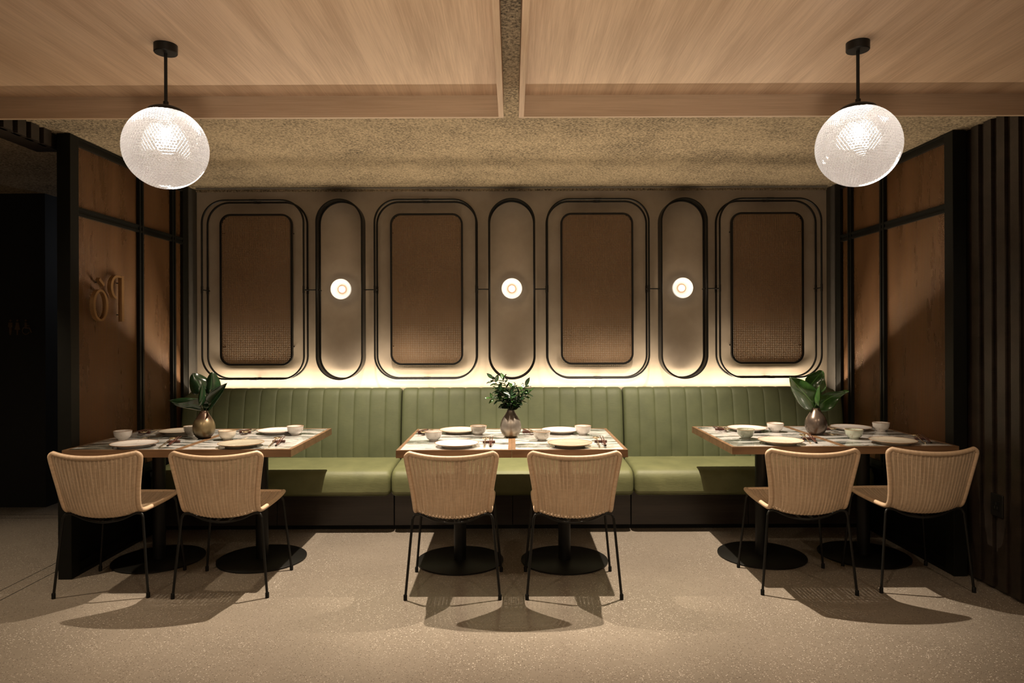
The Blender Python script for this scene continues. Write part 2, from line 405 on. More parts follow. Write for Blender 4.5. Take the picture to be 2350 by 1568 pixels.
# floor joints
for i, (x0, x1, y0, y1) in enumerate([(-2.792, -2.788, -1, 5.2), (-2.692, -2.688, -1, 5.2), (-7, -2.6, 5.20, 5.204), (-7, -2.6, 5.30, 5.304)]):
    struct('trim_%d' % (i+3), MB().box(x0, x1, y0, y1, -.001, .0008), M['black'])

# ================================================================ timber ceiling trays
def tray(x0, x1, side, label):
    t = thing('timber_ceiling_panel', (0, 0, 2.42), label, 'ceiling panel', 'timber ceiling trays')
    YL = 3.26; zp = .102; sk = .022*(0 if side < 0 else 1)
    mb = MB(); mb.box(x0+.02, x1-.02, -3, YL-.02, zp, zp+.018); mb.build('soffit_board', M['timber'], t)
    mb = MB(); mb.box(x0, x1, YL-.02, YL, 0, zp+.018); mb.build('rear_lip', M['timber_x'], t)
    xi = (x1-.024, x1) if side < 0 else (x0, x0+.024)
    MB().box(xi[0], xi[1], -3, YL-.02, 0, zp+.018).build('side_lip', M['timber'], t)
    return t
tray(-2.585, -.036, -1, 'left pale timber ceiling tray with the left globe pendant hanging from it')
tray(.036, 2.585, 1, 'right pale timber ceiling tray with the right globe pendant hanging from it')

# ================================================================ mesh screens
def screen(sg, label):
    t = thing('mesh_partition', (sg*XW, 3.883, 0), label, 'partition screen', 'side screens of the alcove')
    def bx(x0, x1, y0, y1, z0, z1, nm, mat, **kw):   # x measured outward from the inner face
        xa, xb = (sg*x0, sg*x1) if sg*x0 < sg*x1 else (sg*x1, sg*x0)
        return MB().box(xa, xb, y0, y1, z0, z1).build(nm, mat, t, **kw)
    Z1 = ZC-.003; Y0 = .077; YE = 1.333
    bx(0, .077, 0, .077, 0, Z1, 'post', M['frame'], bevel=.002)
    bx(0, .077, YE, 1.407, 0, Z1, 'post', M['frame'], bevel=.002)
    mul = [(.723, .778), (1.17, 1.223)]
    for a, b in mul:
        mb = MB()
        for u0, u1, dp in ((a, a+.018, 0), (a+.018, b-.018, .006), (b-.018, b, 0)):
            xa, xb = sorted((sg*dp, sg*.05)); mb.box(xa, xb, u0, u1, .06, Z1-.055)
        mb.build('mullion', M['frame'], t, ang=20)
    def rail(nm, z0, z1, inset=.006):
        mb = MB(); h = (z1-z0)
        for a, b, dp in ((z0, z0+h*.3, 0), (z0+h*.3, z1-h*.3, inset), (z1-h*.3, z1, 0)):
            xa, xb = sorted((sg*(dp+.002), sg*.048)); mb.box(xa, xb, Y0, YE, a, b)
        mb.build(nm, M['frame'], t, ang=20)
    rail('top_rail', 2.490, Z1); rail('middle_rail', 2.085, 2.135); rail('lower_rail', .455, .51); rail('base_rail', 0, .075)
    for a, b in ((Y0, .723), (.778, 1.17), (1.223, YE)):
        for z0, z1 in ((2.135, 2.490), (.51, 2.085)):
            bx(.022, .030, a, b, z0, z1, 'mesh_panel', M['copper_mesh'])
        bx(.020, .032, a, b, .075, .455, 'kick_panel', M['black_satin'])
    return t
screen(-1, 'left dark framed screen with brown wire mesh and the raised letters')
screen(1, 'right dark framed screen with orange brown wire mesh, beside the fluted cladding')

# letters on the left screen, read from outside so mirrored in here
def strip(pts, w, closed=False):       # pts in (y, z), flat bar of width w, depth along x
    P = [Vector((0, p[0], p[1])) for p in pts]; L = len(P); out = []; inn = []
    ww = w if isinstance(w, list) else [w]*L
    for i in range(L):
        a = P[i-1] if (i or closed) else P[i]; b = P[(i+1) % L] if (i < L-1 or closed) else P[i]
        t_ = (b-a).normalized(); nn = Vector((0, -t_.z, t_.y)); out.append(P[i]+nn*ww[i]/2); inn.append(P[i]-nn*ww[i]/2)
    rings = []
    for i in range(L):
        rings.append([out[i]+Vector((-.012, 0, 0)), out[i]+Vector((.012, 0, 0)), inn[i]+Vector((.012, 0, 0)), inn[i]+Vector((-.012, 0, 0))])
    if closed: rings.append(rings[0])
    return MB().loft(rings, cap=not closed)
XL = -2.500
pl = [(4.325, 1.477), (4.325, 1.765)]
p = thing('sign_letter', (XL, 0, 0), 'mirrored letter P of raised bronze on the left mesh screen', 'sign letter', 'raised letters on the left screen')
strip(pl, .026).build('stem', M['bronze'], p, ang=30)
bowl = [(4.325, 1.758)]+[(4.255+(-.075)*math.sin(math.radians(a)), 1.69+.068*math.cos(math.radians(a))) for a in range(0, 181, 12)]
bowl = [(4.316, 1.757), (4.29, 1.758)]+[(4.268-.060*math.sin(math.radians(a)), 1.690+.068*math.cos(math.radians(a))*1.0) for a in range(0, 171, 10)]
strip(bowl, [.008, .012]+[.012+.010*math.sin(math.radians(a)) for a in range(0, 171, 10)]).build('bowl', M['bronze'], p, ang=30).location.x = -.0008
o_ = thing('sign_letter', (XL, 0, 0), 'mirrored letter o with a grave accent of raised bronze on the left mesh screen', 'sign letter', 'raised letters on the left screen')
ring = [(4.094+.064*math.cos(math.radians(a)), 1.570+.089*math.sin(math.radians(a))) for a in range(0, 360, 10)]
strip(ring, [.011+.010*abs(math.cos(math.radians(a))) for a in range(0, 360, 10)], True).build('ring', M['bronze'], o_, ang=30)
strip([(4.080, 1.728), (4.128, 1.692)], [.020, .014]).build('accent', M['bronze'], o_)
for y, z in ((4.325, 1.70), (4.325, 1.52)): pass
for q, y, z in ((p, 4.325, 1.72), (p, 4.325, 1.52), (o_, 4.098, 1.657), (o_, 4.098, 1.482), (o_, 4.104, 1.71)):
    MB().tube([(-.030, y, z), (-.010, y, z)], .0035, 8).build('standoff', M['black'], q)
for q in (p, o_):
    q.scale = (1, 1.01, 1.01); q.location.z = -.0139; q.location.y = .0

# restroom pictograms on the black wall
pic = simple('dim_brass_pictogram', (.10, .062, .03), .6, .3)
def picto(px, kind, label):
    k = 5.53/1567; x = (px-1175)*k; z0 = 1.386+(768-755.5)*k
    t = thing('restroom_pictogram', (x, 5.524, z0), label, 'sign', 'restroom pictograms')
    def c(cx, cz, r, sx=1):
        ring = [(cx+r*sx*math.cos(a*PI/12), -.004, cz+r*math.sin(a*PI/12)) for a in range(24)]; ring2 = [(a, .006, b) for a, _, b in ring]
        return MB().loft([ring, ring2])
    def poly(pts):
        r1 = [(a, -.004, b) for a, b in pts]; return MB().loft([r1, [(a, .006, b) for a, _, b in r1]])
    c(0, .083, .0085).build('head', pic, t)
    if kind == 'man': poly([(-.015, .068), (.015, .068), (.017, .03), (.010, .028), (.009, -.004), (.0055, -.034), (-.0055, -.034), (-.009, -.004), (-.010, .028), (-.017, .03)]).build('body', pic, t)
    elif kind == 'woman': poly([(-.011, .068), (.011, .068), (.014, .045), (.022, .010), (.007, .008), (.005, -.034), (-.005, -.034), (-.007, .008), (-.022, .010), (-.014, .045)]).build('body', pic, t)
    else:
        poly([(-.009, .068), (.009, .068), (.009, .045), (.030, .045), (.030, .037), (.009, .037), (.009, .028), (.034, .028), (.050, -.012), (.042, -.016), (.028, .018), (-.009, .018)]).build('body', pic, t)
        rg = [(.0+.028*math.cos(math.radians(a)), 0, .002+.030*math.sin(math.radians(a))) for a in range(110, 350, 12)]
        MB().tube(rg, .0035, 6).build('wheel', pic, t)
    return t
picto(25.5, 'man', 'dim pictogram of a standing man on the black corridor wall')
picto(41.5, 'woman', 'dim pictogram of a woman in a dress on the black corridor wall')
picto(60.5, 'wheel', 'dim pictogram of a wheelchair user on the black corridor wall')

# socket on the right cladding
k = 2.598*1567/(2292-1175)
so = thing('wall_socket', (2.588, k, 1.386-(1160-768+4)*k/1567), 'small black socket plate on the fluted right cladding', 'socket')
MB().box(-.006, .0035, -.045, .045, -.06, .06).build('plate', M['black'], so, bevel=.003)
MB().box(-.0075, -.005, -.024, .024, -.03, .022).build('insert', M['black_satin'], so)
mbx = MB()
for dy, dz in ((-.011, -.012), (.011, -.012), (0, .010)): mbx.box(-.009, -.007, dy-.003, dy+.003, dz-.006, dz+.006)
mbx.build('pin_slot', M['black_wall'], so)

# ================================================================ bench in three sections
def bench(x0, x1, label, le=False, re=False):
    t = thing('banquette_section', ((x0+x1)/2, 4.9, 0), label, 'bench', 'green leather bench')
    cx = (x0+x1)/2; W = (x1-x0)-.004; h = W/2
    n = 14; cw = W/n
    prof = [(5.115, .40), (5.118, .47), (5.125, .60), (5.142, .72), (5.160, .83), (5.178, .915), (5.192, .950), (5.212, .971), (5.245, .980), (5.285, .976), (5.312, .962), (5.322, .935), (5.325, .80), (5.325, .40)]
    pv = catmull([(0, a, b) for a, b in prof], 52)
    def P(u, v):
        x = -h+W*u; fr = (u*n) % 1.0
        if u >= 1: fr = 1.0
        b = .0055*(1-abs(2*fr-1)**9.0)-.0055
        q = pv[min(52, int(round(v*52)))]
        # channel bulge along the local normal, ends rolled in
        i = min(51, max(1, int(round(v*52)))); tg = (pv[min(52, i+1)]-pv[i-1]).normalized(); nn = Vector((0, -tg.z, tg.y))
        e = min(u, 1-u)*W; roll = 0
        R = .03
        if e < R: roll = R-math.sqrt(max(0, R*R-(R-e)**2))
        p = q+nn*(b-roll*.8)
        z = p.z; ed = None
        if le and u*W < .13: ed = u*W
        if re and (1-u)*W < .13: ed = (1-u)*W
        if ed is not None:
            Rc = .13; cap_ = .98-(Rc-math.sqrt(max(0, Rc*Rc-(Rc-ed)**2)))
            if z > cap_: z = cap_-(z-cap_)*0
        return (x, p.y-4.9, z)
    T_ = [0, .012, .035, .08, .2, .5, .8, .92, .965, .988]; US = [(c_+t_)/n for c_ in range(n) for t_ in T_]+[1.0]
    mb = MB().grid(lambda u, v: P(US[int(round(u*n*10))], v), n*10, 52)
    # end caps
    nv = 52; first = [j for j in range(nv+1)]; last = [(n*10)*(nv+1)+j for j in range(nv+1)]
    mb.f.append(tuple(first)); mb.f.append(tuple(reversed(last)))
    mb.build('backrest', M['leather'], t, ang=70)
    # seam piping between channels is in the mesh; cushion
    cs = [(4.702, .30), (4.700, .34), (4.699, .375), (4.703, .405), (4.716, .430), (4.740, .446), (4.80, .456), (4.95, .464), (5.12, .468), (5.16, .46), (5.16, .28), (4.75, .276), (4.715, .280)]
    rp = catmull([(0, a, b) for a, b in cs+[cs[0]]], 64)[:-1]; c0 = Vector((0, 4.93, .37))
    rings = []
    for dx, ins in ((0, .030), (.004, .017), (.010, .009), (.020, .003), (.035, 0)):
        rings.append((dx, ins))
    full = [(-h+dx, ins) for dx, ins in rings]+[(h-dx, ins) for dx, ins in reversed(rings)]
    R_ = []
    for x, ins in full:
        r_ = []
        for p in rp:
            d = p-c0; q = Vector((0, c0.y+d.y*(1-ins/.23), c0.z+d.z*(1-ins/.095)))
            r_.append((x, q.y-4.9, q.z))
        R_.append(r_)
    MB().loft(R_).build('seat_cushion', M['seat_leather'], t, ang=60)
    # plinth
    MB().box(-h, h, 4.875-4.9, 5.30-4.9, 0, .276).build('carcass', M['black_satin'], t)
    for s in (0, 1):
        xa = -h+s*h+.002; xb = xa+h-.004
        MB().box(xa, xb, 4.845-4.9, 4.873-4.9, .035, .272).build('plinth_panel', M['dark_wood'], t, bevel=.001)
    return t
bench(-2.505, -.84, 'left section of the green channel-backed bench, against the left mesh screen', le=True)
bench(-.84, .84, 'middle section of the green channel-backed bench behind the central tables')
bench(.84, 2.505, 'right section of the green channel-backed bench, against the right mesh screen', re=True)

# ================================================================ wall ornaments
SP = .6713; ZM = 1.742
def ringtube(w, h, r, y, rad):
    pts = [(a, y, b) for a, b in rrect(w-2*rad, h-2*rad, r-rad, 14)]
    return MB().tube(pts, rad, 10, closed=True)
def bigframe(x, label, first):
    t = thing('rounded_wall_frame', (x, 5.31, ZM), label, 'wall ornament', 'black bent-tube frames on the wall')
    ringtube(.806, 1.408, .185, 0, .0075).build('front_ring', M['black'], t)
    ringtube(.806, 1.408, .185, .10, .0075).build('rear_ring', M['black'], t)
    for a, b, u in ((0, .6965, 'x'), (0, -.6965, 'x'), (.3955, 0, 'z'), (-.3955, 0, 'z')):
        mb = MB(); mb.tube([(a, .0, b), (a, .132, b)], .005, 8)
        for yy in (0, .10):
            d = Vector((.028, 0, 0)) if u == 'x' else Vector((0, 0, .028))
            mb.tube([Vector((a, yy, b))-d, Vector((a, yy, b))+d], .0092, 10)
        mb.build('wall_fixing', M['black'], t)
    return t
def pill(x, label):
    t = thing('oval_wall_frame', (x, 5.31, ZM), label, 'wall ornament', 'black oval frames around the wall lamps')
    w, h = .366, 1.412
    pts = rrect(w, h, .1829, 20)
    def ringat(o, y): return [(a*(1-o*2/w), y, b*(1-o*2/h)) for a, b in pts]
    rings = [ringat(0, -.007), ringat(0, .107), ringat(.004, .107), ringat(.004, -.007), ringat(0, -.007)]
    MB().loft(rings, cap=False).build('band', M['black'], t, ang=30)
    ringtube(w, h, .183, 0, .0068).build('front_ring', M['black'], t)
    ringtube(w, h, .183, .10, .0068).build('rear_ring', M['black'], t)
    for s in (-1, 1):
        mb = MB(); xo = s*.18; mb.tube([(xo, .05, 0), (s*(SP-.403+.004), .05, 0)], .0045, 8)
        mb.build('connecting_rod', M['black'], t)
    for s in (-1, 1):
        mb = MB(); mb.tube([(s*.176, .05, 0), (s*.176, .132, 0)], .0045, 8); mb.build('wall_fixing', M['black'], t)
    return t
names = {-3: 'leftmost', -1: 'second from left', 1: 'third from left', 3: 'rightmost'}
for kx in (-3, -1, 1, 3):
    bigframe(kx*SP, '%s large black rounded tube frame on the back wall' % names[kx], kx == -3)
    t = thing('cane_screen', (kx*SP, 5.385, ZM+.004), '%s upright cane panel with black rounded border on the back wall' % names[kx], 'wall decoration', 'cane screens on the wall')
    w_, h_ = .572, 1.195
    pin = rrect(w_-.02, h_-.02, .075, 8)
    ca = MB().loft([[(a, -.001, b) for a, b in pin], [(a, .001, b) for a, b in pin]]).build('cane_webbing', M['cane'], t)
    po = rrect(w_, h_, .085, 10); pi_ = rrect(w_-.028, h_-.028, .072, 10)
    R_ = [[(a, -.012, b) for a, b in po], [(a, .016, b) for a, b in po], [(a, .016, b) for a, b in pi_], [(a, -.012, b) for a, b in pi_]]
    R_.append(R_[0]); MB().loft(R_, cap=False).build('border', M['black'], t, ang=30)
    for a, b in ((-.2, .45), (.2, .45), (-.2, -.45), (.2, -.45)):
        MB().tube([(a*1.38, .014, b), (a*1.38, .0585, b)], .006, 8).build('wall_fixing', M['black'], t)
wn = {-2: 'left', 0: 'middle', 2: 'right'}
for kx in (-2, 0, 2):
    pill(kx*SP, '%s narrow black oval frame around the %s wall lamp' % (wn[kx], wn[kx]))
    t = thing('wall_lamp', (kx*SP, 5.444, ZM+.006), '%s round glowing wall lamp inside the narrow oval frame' % wn[kx], 'wall lamp', 'round wall lamps')
    def lathe_y(prof, n=40):
        mb = MB().lathe(prof, n=n, cap=False); mb.v = [(a, -c, b) for a, b, c in mb.v]; return mb
    lathe_y([(0, .0), (.034, .0), (.034, .018), (.0, .018)]).build('backplate', M['brass'], t)
    lathe_y([(.012, .018), (.028, .020), (.060, .034), (.078, .058), (.0815, .082), (.079, .090), (.076, .082), (.072, .062), (.056, .042), (.024, .030), (.012, .028)]).build('glass_shade', M['opal'], t)
    lathe_y([(.024, .030), (.036, .040), (.036, .044), (.024, .040)]).build('shadow_ring', M['tan'], t)  # added ring, its tan imitates the shade around the bulb
    lathe_y([(0, .020), (.018, .024), (.025, .044), (.024, .056), (.016, .068), (0, .073)]).build('bulb', M['small_bulb'], t)
    lamp('POINT', 'wall_lamp_light', (kx*SP, 5.444-.20, ZM+.006), .35, (1, .76, .5), shadow_soft_size=.03)

# ================================================================ pendants
def pendant(x, label):
    t = thing('globe_pendant', (x, 2.665, 2.522), label, 'pendant lamp', 'globe pendants')
    MB().lathe([(.0, -.034), (.041, -.034), (.043, -.031), (.043, 0), (0, 0)], n=40).build('canopy', M['black'], t, ang=30)
    MB().tube([(0, 0, -.03), (0, 0, -.255)], .0062, 12).build('rod', M['black'], t)
    MB().lathe([(.0065, -.222), (.010, -.222), (.010, -.238), (.020, -.240), (.045, -.245), (.062, -.253), (.070, -.263), (.070, -.268), (.0, -.262)], n=40).build('cap', M['black'], t)
    R = .156; zc = -.405
    bm = bmesh.new(); bmesh.ops.create_icosphere(bm, subdivisions=5, radius=R)
    for v_ in list(bm.verts):
        if v_.co.z > R*.93: bm.verts.remove(v_)
    res = bmesh.ops.poke(bm, faces=bm.faces)
    for v_ in res['verts']: v_.co = v_.co.normalized()*(R-.0042)
    for f_ in bm.faces: f_.smooth = False
    me = bpy.data.meshes.new('glass_globe'); bm.to_mesh(me); bm.free(); me.materials.append(M['glass'])
    g = bpy.data.objects.new('glass_globe', me); C.objects.link(g); g.parent = t; g.location = (0, 0, zc)
    MB().lathe([(0, -.270), (.016, -.270), (.016, -.315), (0, -.315)], n=20).build('lamp_holder', M['black'], t)
    b = MB().lathe([(0, -.390), (.014, -.387), (.026, -.374), (.030, -.358), (.026, -.340), (.015, -.322), (.013, -.314), (0, -.314)], n=24).build('bulb', M['bulb'], t)
    return t
pendant(-1.348, 'left clear pressed-glass globe pendant on a black rod')
pendant(1.354, 'right clear pressed-glass globe pendant on a black rod')
for x in (-1.348, 1.354):
    lamp('POINT', 'pendant_light', (x, 2.665, 2.522-.358), 1.0, (1, .94, .90), shadow_soft_size=.034)

# ================================================================ tables
def make_table():
    W, D = .640, .858
    t = thing('dining_table', (0, 0, 0), '', 'table', 'marble-topped dining tables')
    h, d = W/2-.001, D/2
    mb = MB(); z0, z1 = .708, .750; b = .02
    mb.box(-h, h, -d, -d+b, z0, z1); mb.box(-h, h, d-b, d, z0, z1); mb.box(-h, -h+b, -d+b, d-b, z0, z1); mb.box(h-b, h, -d+b, d-b, z0, z1)
    mb.build('wood_edge', M['walnut_x'], t, ang=30)
    MB().box(-h+b, h-b, -d+b, d-b, z0+.006, z1-.0006).build('marble_top', M['marble'], t)
    MB().box(-.16, .16, -.2, .2, .700, .714).build('mounting_plate', M['black'], t)
    MB().lathe([(.0375, .010), (.0375, .702)], n=32).build('column', M['black'], t)
    MB().lathe([(0, 0), (.262, 0), (.265, .002), (.265, .009), (.262, .011), (0, .012)], n=64).build('base_plate', M['black'], t)
    return t
tabs = [(-2.190, 4.230, 'marble-topped table against the left mesh screen'), (-1.552, 4.230, 'marble-topped table second from left, joined to the one at the left screen'),
        (-.3225, 4.185, 'left table of the central pair of marble-topped tables'), (.3165, 4.185, 'right table of the central pair of marble-topped tables'),
        (1.553, 4.262, 'marble-topped table second from right, joined to the one at the right screen'), (2.189, 4.262, 'marble-topped table against the right mesh screen')]
T0 = make_table()
for i, (x, y, lb) in enumerate(tabs):
    if i == 0: T0.location = (x, y, 0); T0['label'] = lb
    else: dup(T0, (x, y, 0), lb)

# ================================================================ chairs
def make_chair():
    t = thing('rattan_chair', (0, 0, 0), '', 'chair', 'woven rattan dining chairs')
    E_ = [(.196, .222, .462), (.203, .205, .464), (.203, .10, .455), (.198, -.06, .450), (.196, -.150, .452), (.196, -.190, .468), (.199, -.212, .515), (.208, -.230, .59), (.221, -.244, .67), (.232, -.254, .735), (.232, -.259, .762), (.214, -.263, .776)]
    C_ = [(0, .235, .462), (0, .225, .462), (0, .10, .430), (0, -.06, .417), (0, -.155, .416), (0, -.210, .428), (0, -.246, .480), (0, -.272, .565), (0, -.289, .650), (0, -.301, .715), (0, -.306, .745), (0, -.309, .757)]
    nv = 96; nu = 132; E2 = catmull(E_, nv); C2 = catmull(C_, nv); cols = 22
    acc = [0]
    for i in range(nv): acc.append(acc[-1]+(C2[i+1]-C2[i]).length)
    def base(u, j):
        s = 2*u-1; e = E2[j]; c = C2[j]; k = 1-abs(s)**2.2
        return Vector((e.x*s, e.y+(c.y-e.y)*k, e.z+(c.z-e.z)*k))
    def P(u, v):
        j = int(round(v*nv)); p = base(u, j); j0, j1 = max(0, j-1), min(nv, j+1)
        tv = base(u, j1)-base(u, j0); tu = base(min(1, u+.01), j)-base(max(0, u-.01), j); nn = tu.cross(tv)
        if nn.length > 0: nn.normalize()
        return p+nn*(.0013+.0010*max(0, 1-v/.45))*math.cos(2*PI*u*cols)*(1 if .005 < u < .995 else 0)
    mb = MB().grid(P, nu, nv, uvf=lambda u, v: (u*cols, acc[int(round(v*nv))]/.0062))
    sh = mb.build('woven_shell', M['weave'], t, ang=180)
    md = sh.modifiers.new('thickness', 'SOLIDIFY'); md.thickness = .003; md.offset = 0
    # wrapped rim around the whole shell
    loop = [(p.x, p.y, p.z) for p in E2[::3]]
    top = [tuple(base(1-i/24, nv)) for i in range(1, 24)]
    left = [(-p.x, p.y, p.z) for p in reversed(E2[::3])]
    front = [tuple(base(i/24, 0)) for i in range(1, 24)]
    MB().tube(loop+top+left+front, .0122, 12, closed=True, vlen=.0045).build('wrapped_rim', M['wrap'], t, ang=180)
    # legs, each with its cap
    for sx in (-1, 1):
        for fy, pts in ((1, [(.247, .212, .012), (.212, .188, .38), (.206, .182, .425), (.196, .176, .441), (.170, .172, .444)]),
                        (-1, [(.247, -.212, .012), (.214, -.192, .38), (.209, -.188, .420), (.200, -.184, .437), (.178, -.182, .441)])):
            pp = catmull([(sx*a, b, c) for a, b, c in pts], 20)
            lg = MB().tube(pp, .0068, 10).build('leg', M['black'], t)
            MB().lathe([(0, 0), (.0098, 0), (.0098, .026), (.0075, .030), (0, .030)], (sx*.247, fy*.212, 0), 14).build('foot_cap', M['black_satin'], lg)
    for yy, dip in ((-.182, .396), (.172, .400)):
        pts = [(-.190, yy, .441), (-.160, yy, .437), (-.09, yy, .407), (0, yy-.012*(1 if yy < 0 else 0), dip), (.09, yy, .407), (.160, yy, .437), (.190, yy, .441)]
        MB().tube(catmull(pts, 28), .0062, 10).build('cross_bar', M['black'], t)
    mb = MB()
    for sx in (-1, 1): mb.tube([(sx*.03, -.186, .399), (sx*.03, .172, .402)], .0055, 8)
    mb.build('brace', M['black'], t)
    return t
chs = [(-2.182, 3.820, 0.02, 'leftmost woven rattan chair, beside the left screen post'), (-1.549, 3.812, .02, 'second woven rattan chair from the left'),
       (-.315, 3.777, 0, 'left woven rattan chair of the two at the central tables'), (.3205, 3.777, 0, 'right woven rattan chair of the two at the central tables'),
       (1.577, 3.825, -.03, 'second woven rattan chair from the right'), (2.213, 3.855, 0, 'rightmost woven rattan chair, beside the fluted cladding')]
c0_ = make_chair()
for i, (x, y, rz, lb) in enumerate(chs):
    if i == 0: c0_.location = (x, y, 0); c0_.rotation_euler = (0, 0, rz); c0_['label'] = lb
    else: dup(c0_, (x, y, 0), lb, rz)

# ================================================================ tableware
ZT = .750
tn = ['leftmost table', 'second table from left', 'left central table', 'right central table', 'second table from right', 'rightmost table']
PL = MB().lathe([(0, .006), (.07, .006), (.078, .004), (.083, 0), (.086, 0), (.088, .006), (.110, .013), (.1235, .0185), (.1255, .0200), (.1250, .0215), (.1220, .0205), (.108, .0165), (.088, .0115), (.080, .0098), (0, .0095)], n=64)
def plate(x, y, mat, label):
    t = thing('plate', (x, y, ZT), label, 'plate', 'dinner plates')
    k = mat
    if ('p', k) not in kids: kids[('p', k)] = PL.mesh('dish', M[k]); kids['prim'] = MB().lathe([(.1232, .0190), (.1256, .0198), (.1262, .0208), (.1255, .0221), (.1230, .0214), (.1232, .019)], n=64, cap=False).mesh('rim_line', M['rim'])
    for nm, me in (('dish', kids[('p', k)]), ('rim_line', kids['prim'])):
        o = bpy.data.objects.new(nm, me); C.objects.link(o); o.parent = t
BW = MB().lathe([(0, .004), (.020, .004), (.022, 0), (.026, 0), (.027, .007), (.040, .016), (.0475, .030), (.0510, .048), (.0520, .0565), (.0508, .0575), (.0495, .0565), (.0485, .048), (.045, .032), (.037, .019), (.024, .011), (0, .009)], n=48)
def bowl_(x, y, mat, label):
    t = thing('bowl', (x, y, ZT), label, 'bowl', 'small rice bowls')
    k = ('b', mat)
    if k not in kids: kids[k] = BW.mesh('cup', M[mat]); kids['brim'] = MB().lathe([(.0519, .0560), (.0525, .0570), (.0508, .0581), (.0492, .0570), (.0508, .0576)], n=48, cap=False).mesh('rim_line', M['rim'])
    for nm, me in (('cup', kids[k]), ('rim_line', kids['brim'])):
        o = bpy.data.objects.new(nm, me); C.objects.link(o); o.parent = t
plates = [(-2.175, 3.926, 'white'), (-1.558, 3.920, 'sage'), (-2.166, 4.443, 'cream'), (-1.530, 4.447, 'white'), (-.317, 3.892, 'white'), (-.348, 4.437, 'cream'),
          (.327, 3.885, 'sage'), (.313, 4.420, 'white'), (1.554, 3.953, 'cream'), (1.540, 4.480, 'white'), (2.196, 3.938, 'cream'), (2.233, 4.504, 'white')]
ptab = [0, 1, 0, 1, 2, 2, 3, 3, 4, 4, 5, 5]
cn = {'white': 'speckled white', 'sage': 'beige green', 'cream': 'cream', 'grey': 'grey', 'celadon': 'pale green speckled'}
for (x, y, mt), ti in zip(plates, ptab):
    side = 'chair side' if y < 4.2 else 'bench side'
    plate(x, y, mt, '%s round plate on the %s of the %s' % (cn[mt], side, tn[ti]))
bowls = [(-2.38, 4.170, 'white', 0, 'f'), (-2.05, 4.370, 'grey', 0, 'b'), (-1.739, 4.165, 'cream', 1, 'f'), (-1.386, 4.358, 'white', 1, 'b'), (-.473, 4.095, 'white', 2, 'f'), (-.215, 4.338, 'grey', 2, 'b'),
         (.176, 4.090, 'grey', 3, 'f'), (.447, 4.322, 'white', 3, 'b'), (1.414, 4.137, 'celadon', 4, 'f'), (1.701, 4.416, 'white', 4, 'b'), (2.059, 4.115, 'celadon', 5, 'f'), (2.391, 4.428, 'white', 5, 'b')]
for x, y, mt, ti, fb in bowls:
    bowl_(x, y, mt, 'small %s bowl on the %s side of the %s' % (cn[mt], 'chair' if fb == 'f' else 'bench', tn[ti]))
# settings of utensils: wooden rest, metal spoon, two chopsticks
def make_rest():
    mb = MB().box(-.036, .036, -.010, .010, 0, .014); o = mb.build('utensil_rest', M['rosewood'], bevel=.002); return o
def make_spoon():
    t = thing('spoon', (0, 0, 0), '', 'spoon', 'metal spoons on the tables')
    # handle runs towards -y, bowl at +y, resting on a block at y=0
    hp = catmull([(0, -.165, .004), (0, -.09, .008), (0, 0, .0175), (0, .028, .020), (0, .038, .0195)], 20)
    MB().tube(hp, [.0036-.0012*(i/20) for i in range(21)], 8).build('handle', M['brass'], t)
    def P(u, v):
        a = u*2*PI; r_ = v; zz = .012+.010*r_*r_
        return (.021*r_*math.cos(a), .066+.030*r_*math.sin(a), zz)
    b = MB().grid(P, 24, 6).build('spoon_bowl', M['brass'], t, ang=180)
    md = b.modifiers.new('thickness', 'SOLIDIFY'); md.thickness = .0016; md.offset = 1
    return t
def make_stick():
    t = thing('chopstick', (0, 0, 0), '', 'chopstick', 'dark wooden chopsticks')
    pts = [(0, -.135, .006), (0, 0, .0180), (0, .085, .0255)]
    MB().tube(pts, [.0036, .0030, .0018], 8).build('shaft', M['rosewood'], t)
    MB().tube([(0, -.146, .0052), (0, -.135, .006)], .0040, 8).build('end_cap', M['black'], t)
    return t
R0, S0, K0 = make_rest(), make_spoon(), make_stick()
rests = [(-2.014, 4.058, .16, 0, 'f'), (-1.385, 4.050, .13, 1, 'f'), (-.137, 4.000, 0, 2, 'f'), (.519, 4.010, -.03, 3, 'f'), (1.775, 4.085, -.22, 4, 'f'), (2.440, 4.070, -.30, 5, 'f'),
         (-2.397, 4.450, PI+.10, 0, 'b'), (-1.738, 4.443, PI+.05, 1, 'b'), (-.572, 4.400, PI-.15, 2, 'b'), (.101, 4.405, PI+.1, 3, 'b'), (1.374, 4.500, PI-.05, 4, 'b'), (2.058, 4.497, PI, 5, 'b')]
for i, (x, y, rz, ti, fb) in enumerate(rests):
    where = 'the %s of the %s' % ('chair side' if fb == 'f' else 'bench side', tn[ti])
    c, s = math.cos(rz), math.sin(rz)
    def at(dx, dy): return (x+c*dx-s*dy, y+s*dx+c*dy, ZT)
    o = R0 if i == 0 else R0.copy()
    if i: C.objects.link(o)
    o.location = (x, y, ZT); o.rotation_euler = (0, 0, rz); tag(o, 'small dark red wooden rest on %s' % where, 'utensil rest', 'wooden utensil rests')
    lb = 'metal spoon on %s' % where
    if i == 0: S0.location = at(-.022, 0); S0.rotation_euler = (0, 0, rz); S0['label'] = lb
    else: dup(S0, at(-.022, 0), lb, rz)
    for q, (dx, da) in enumerate(((.006, .03), (.018, -.02))):
        lb = '%s of two dark chopsticks on %s' % ('inner' if q == 0 else 'outer', where)
        if i == 0 and q == 0: K0.location = at(dx, 0); K0.rotation_euler = (0, 0, rz+da); K0['label'] = lb
        else: dup(K0, at(dx, 0), lb, rz+da)

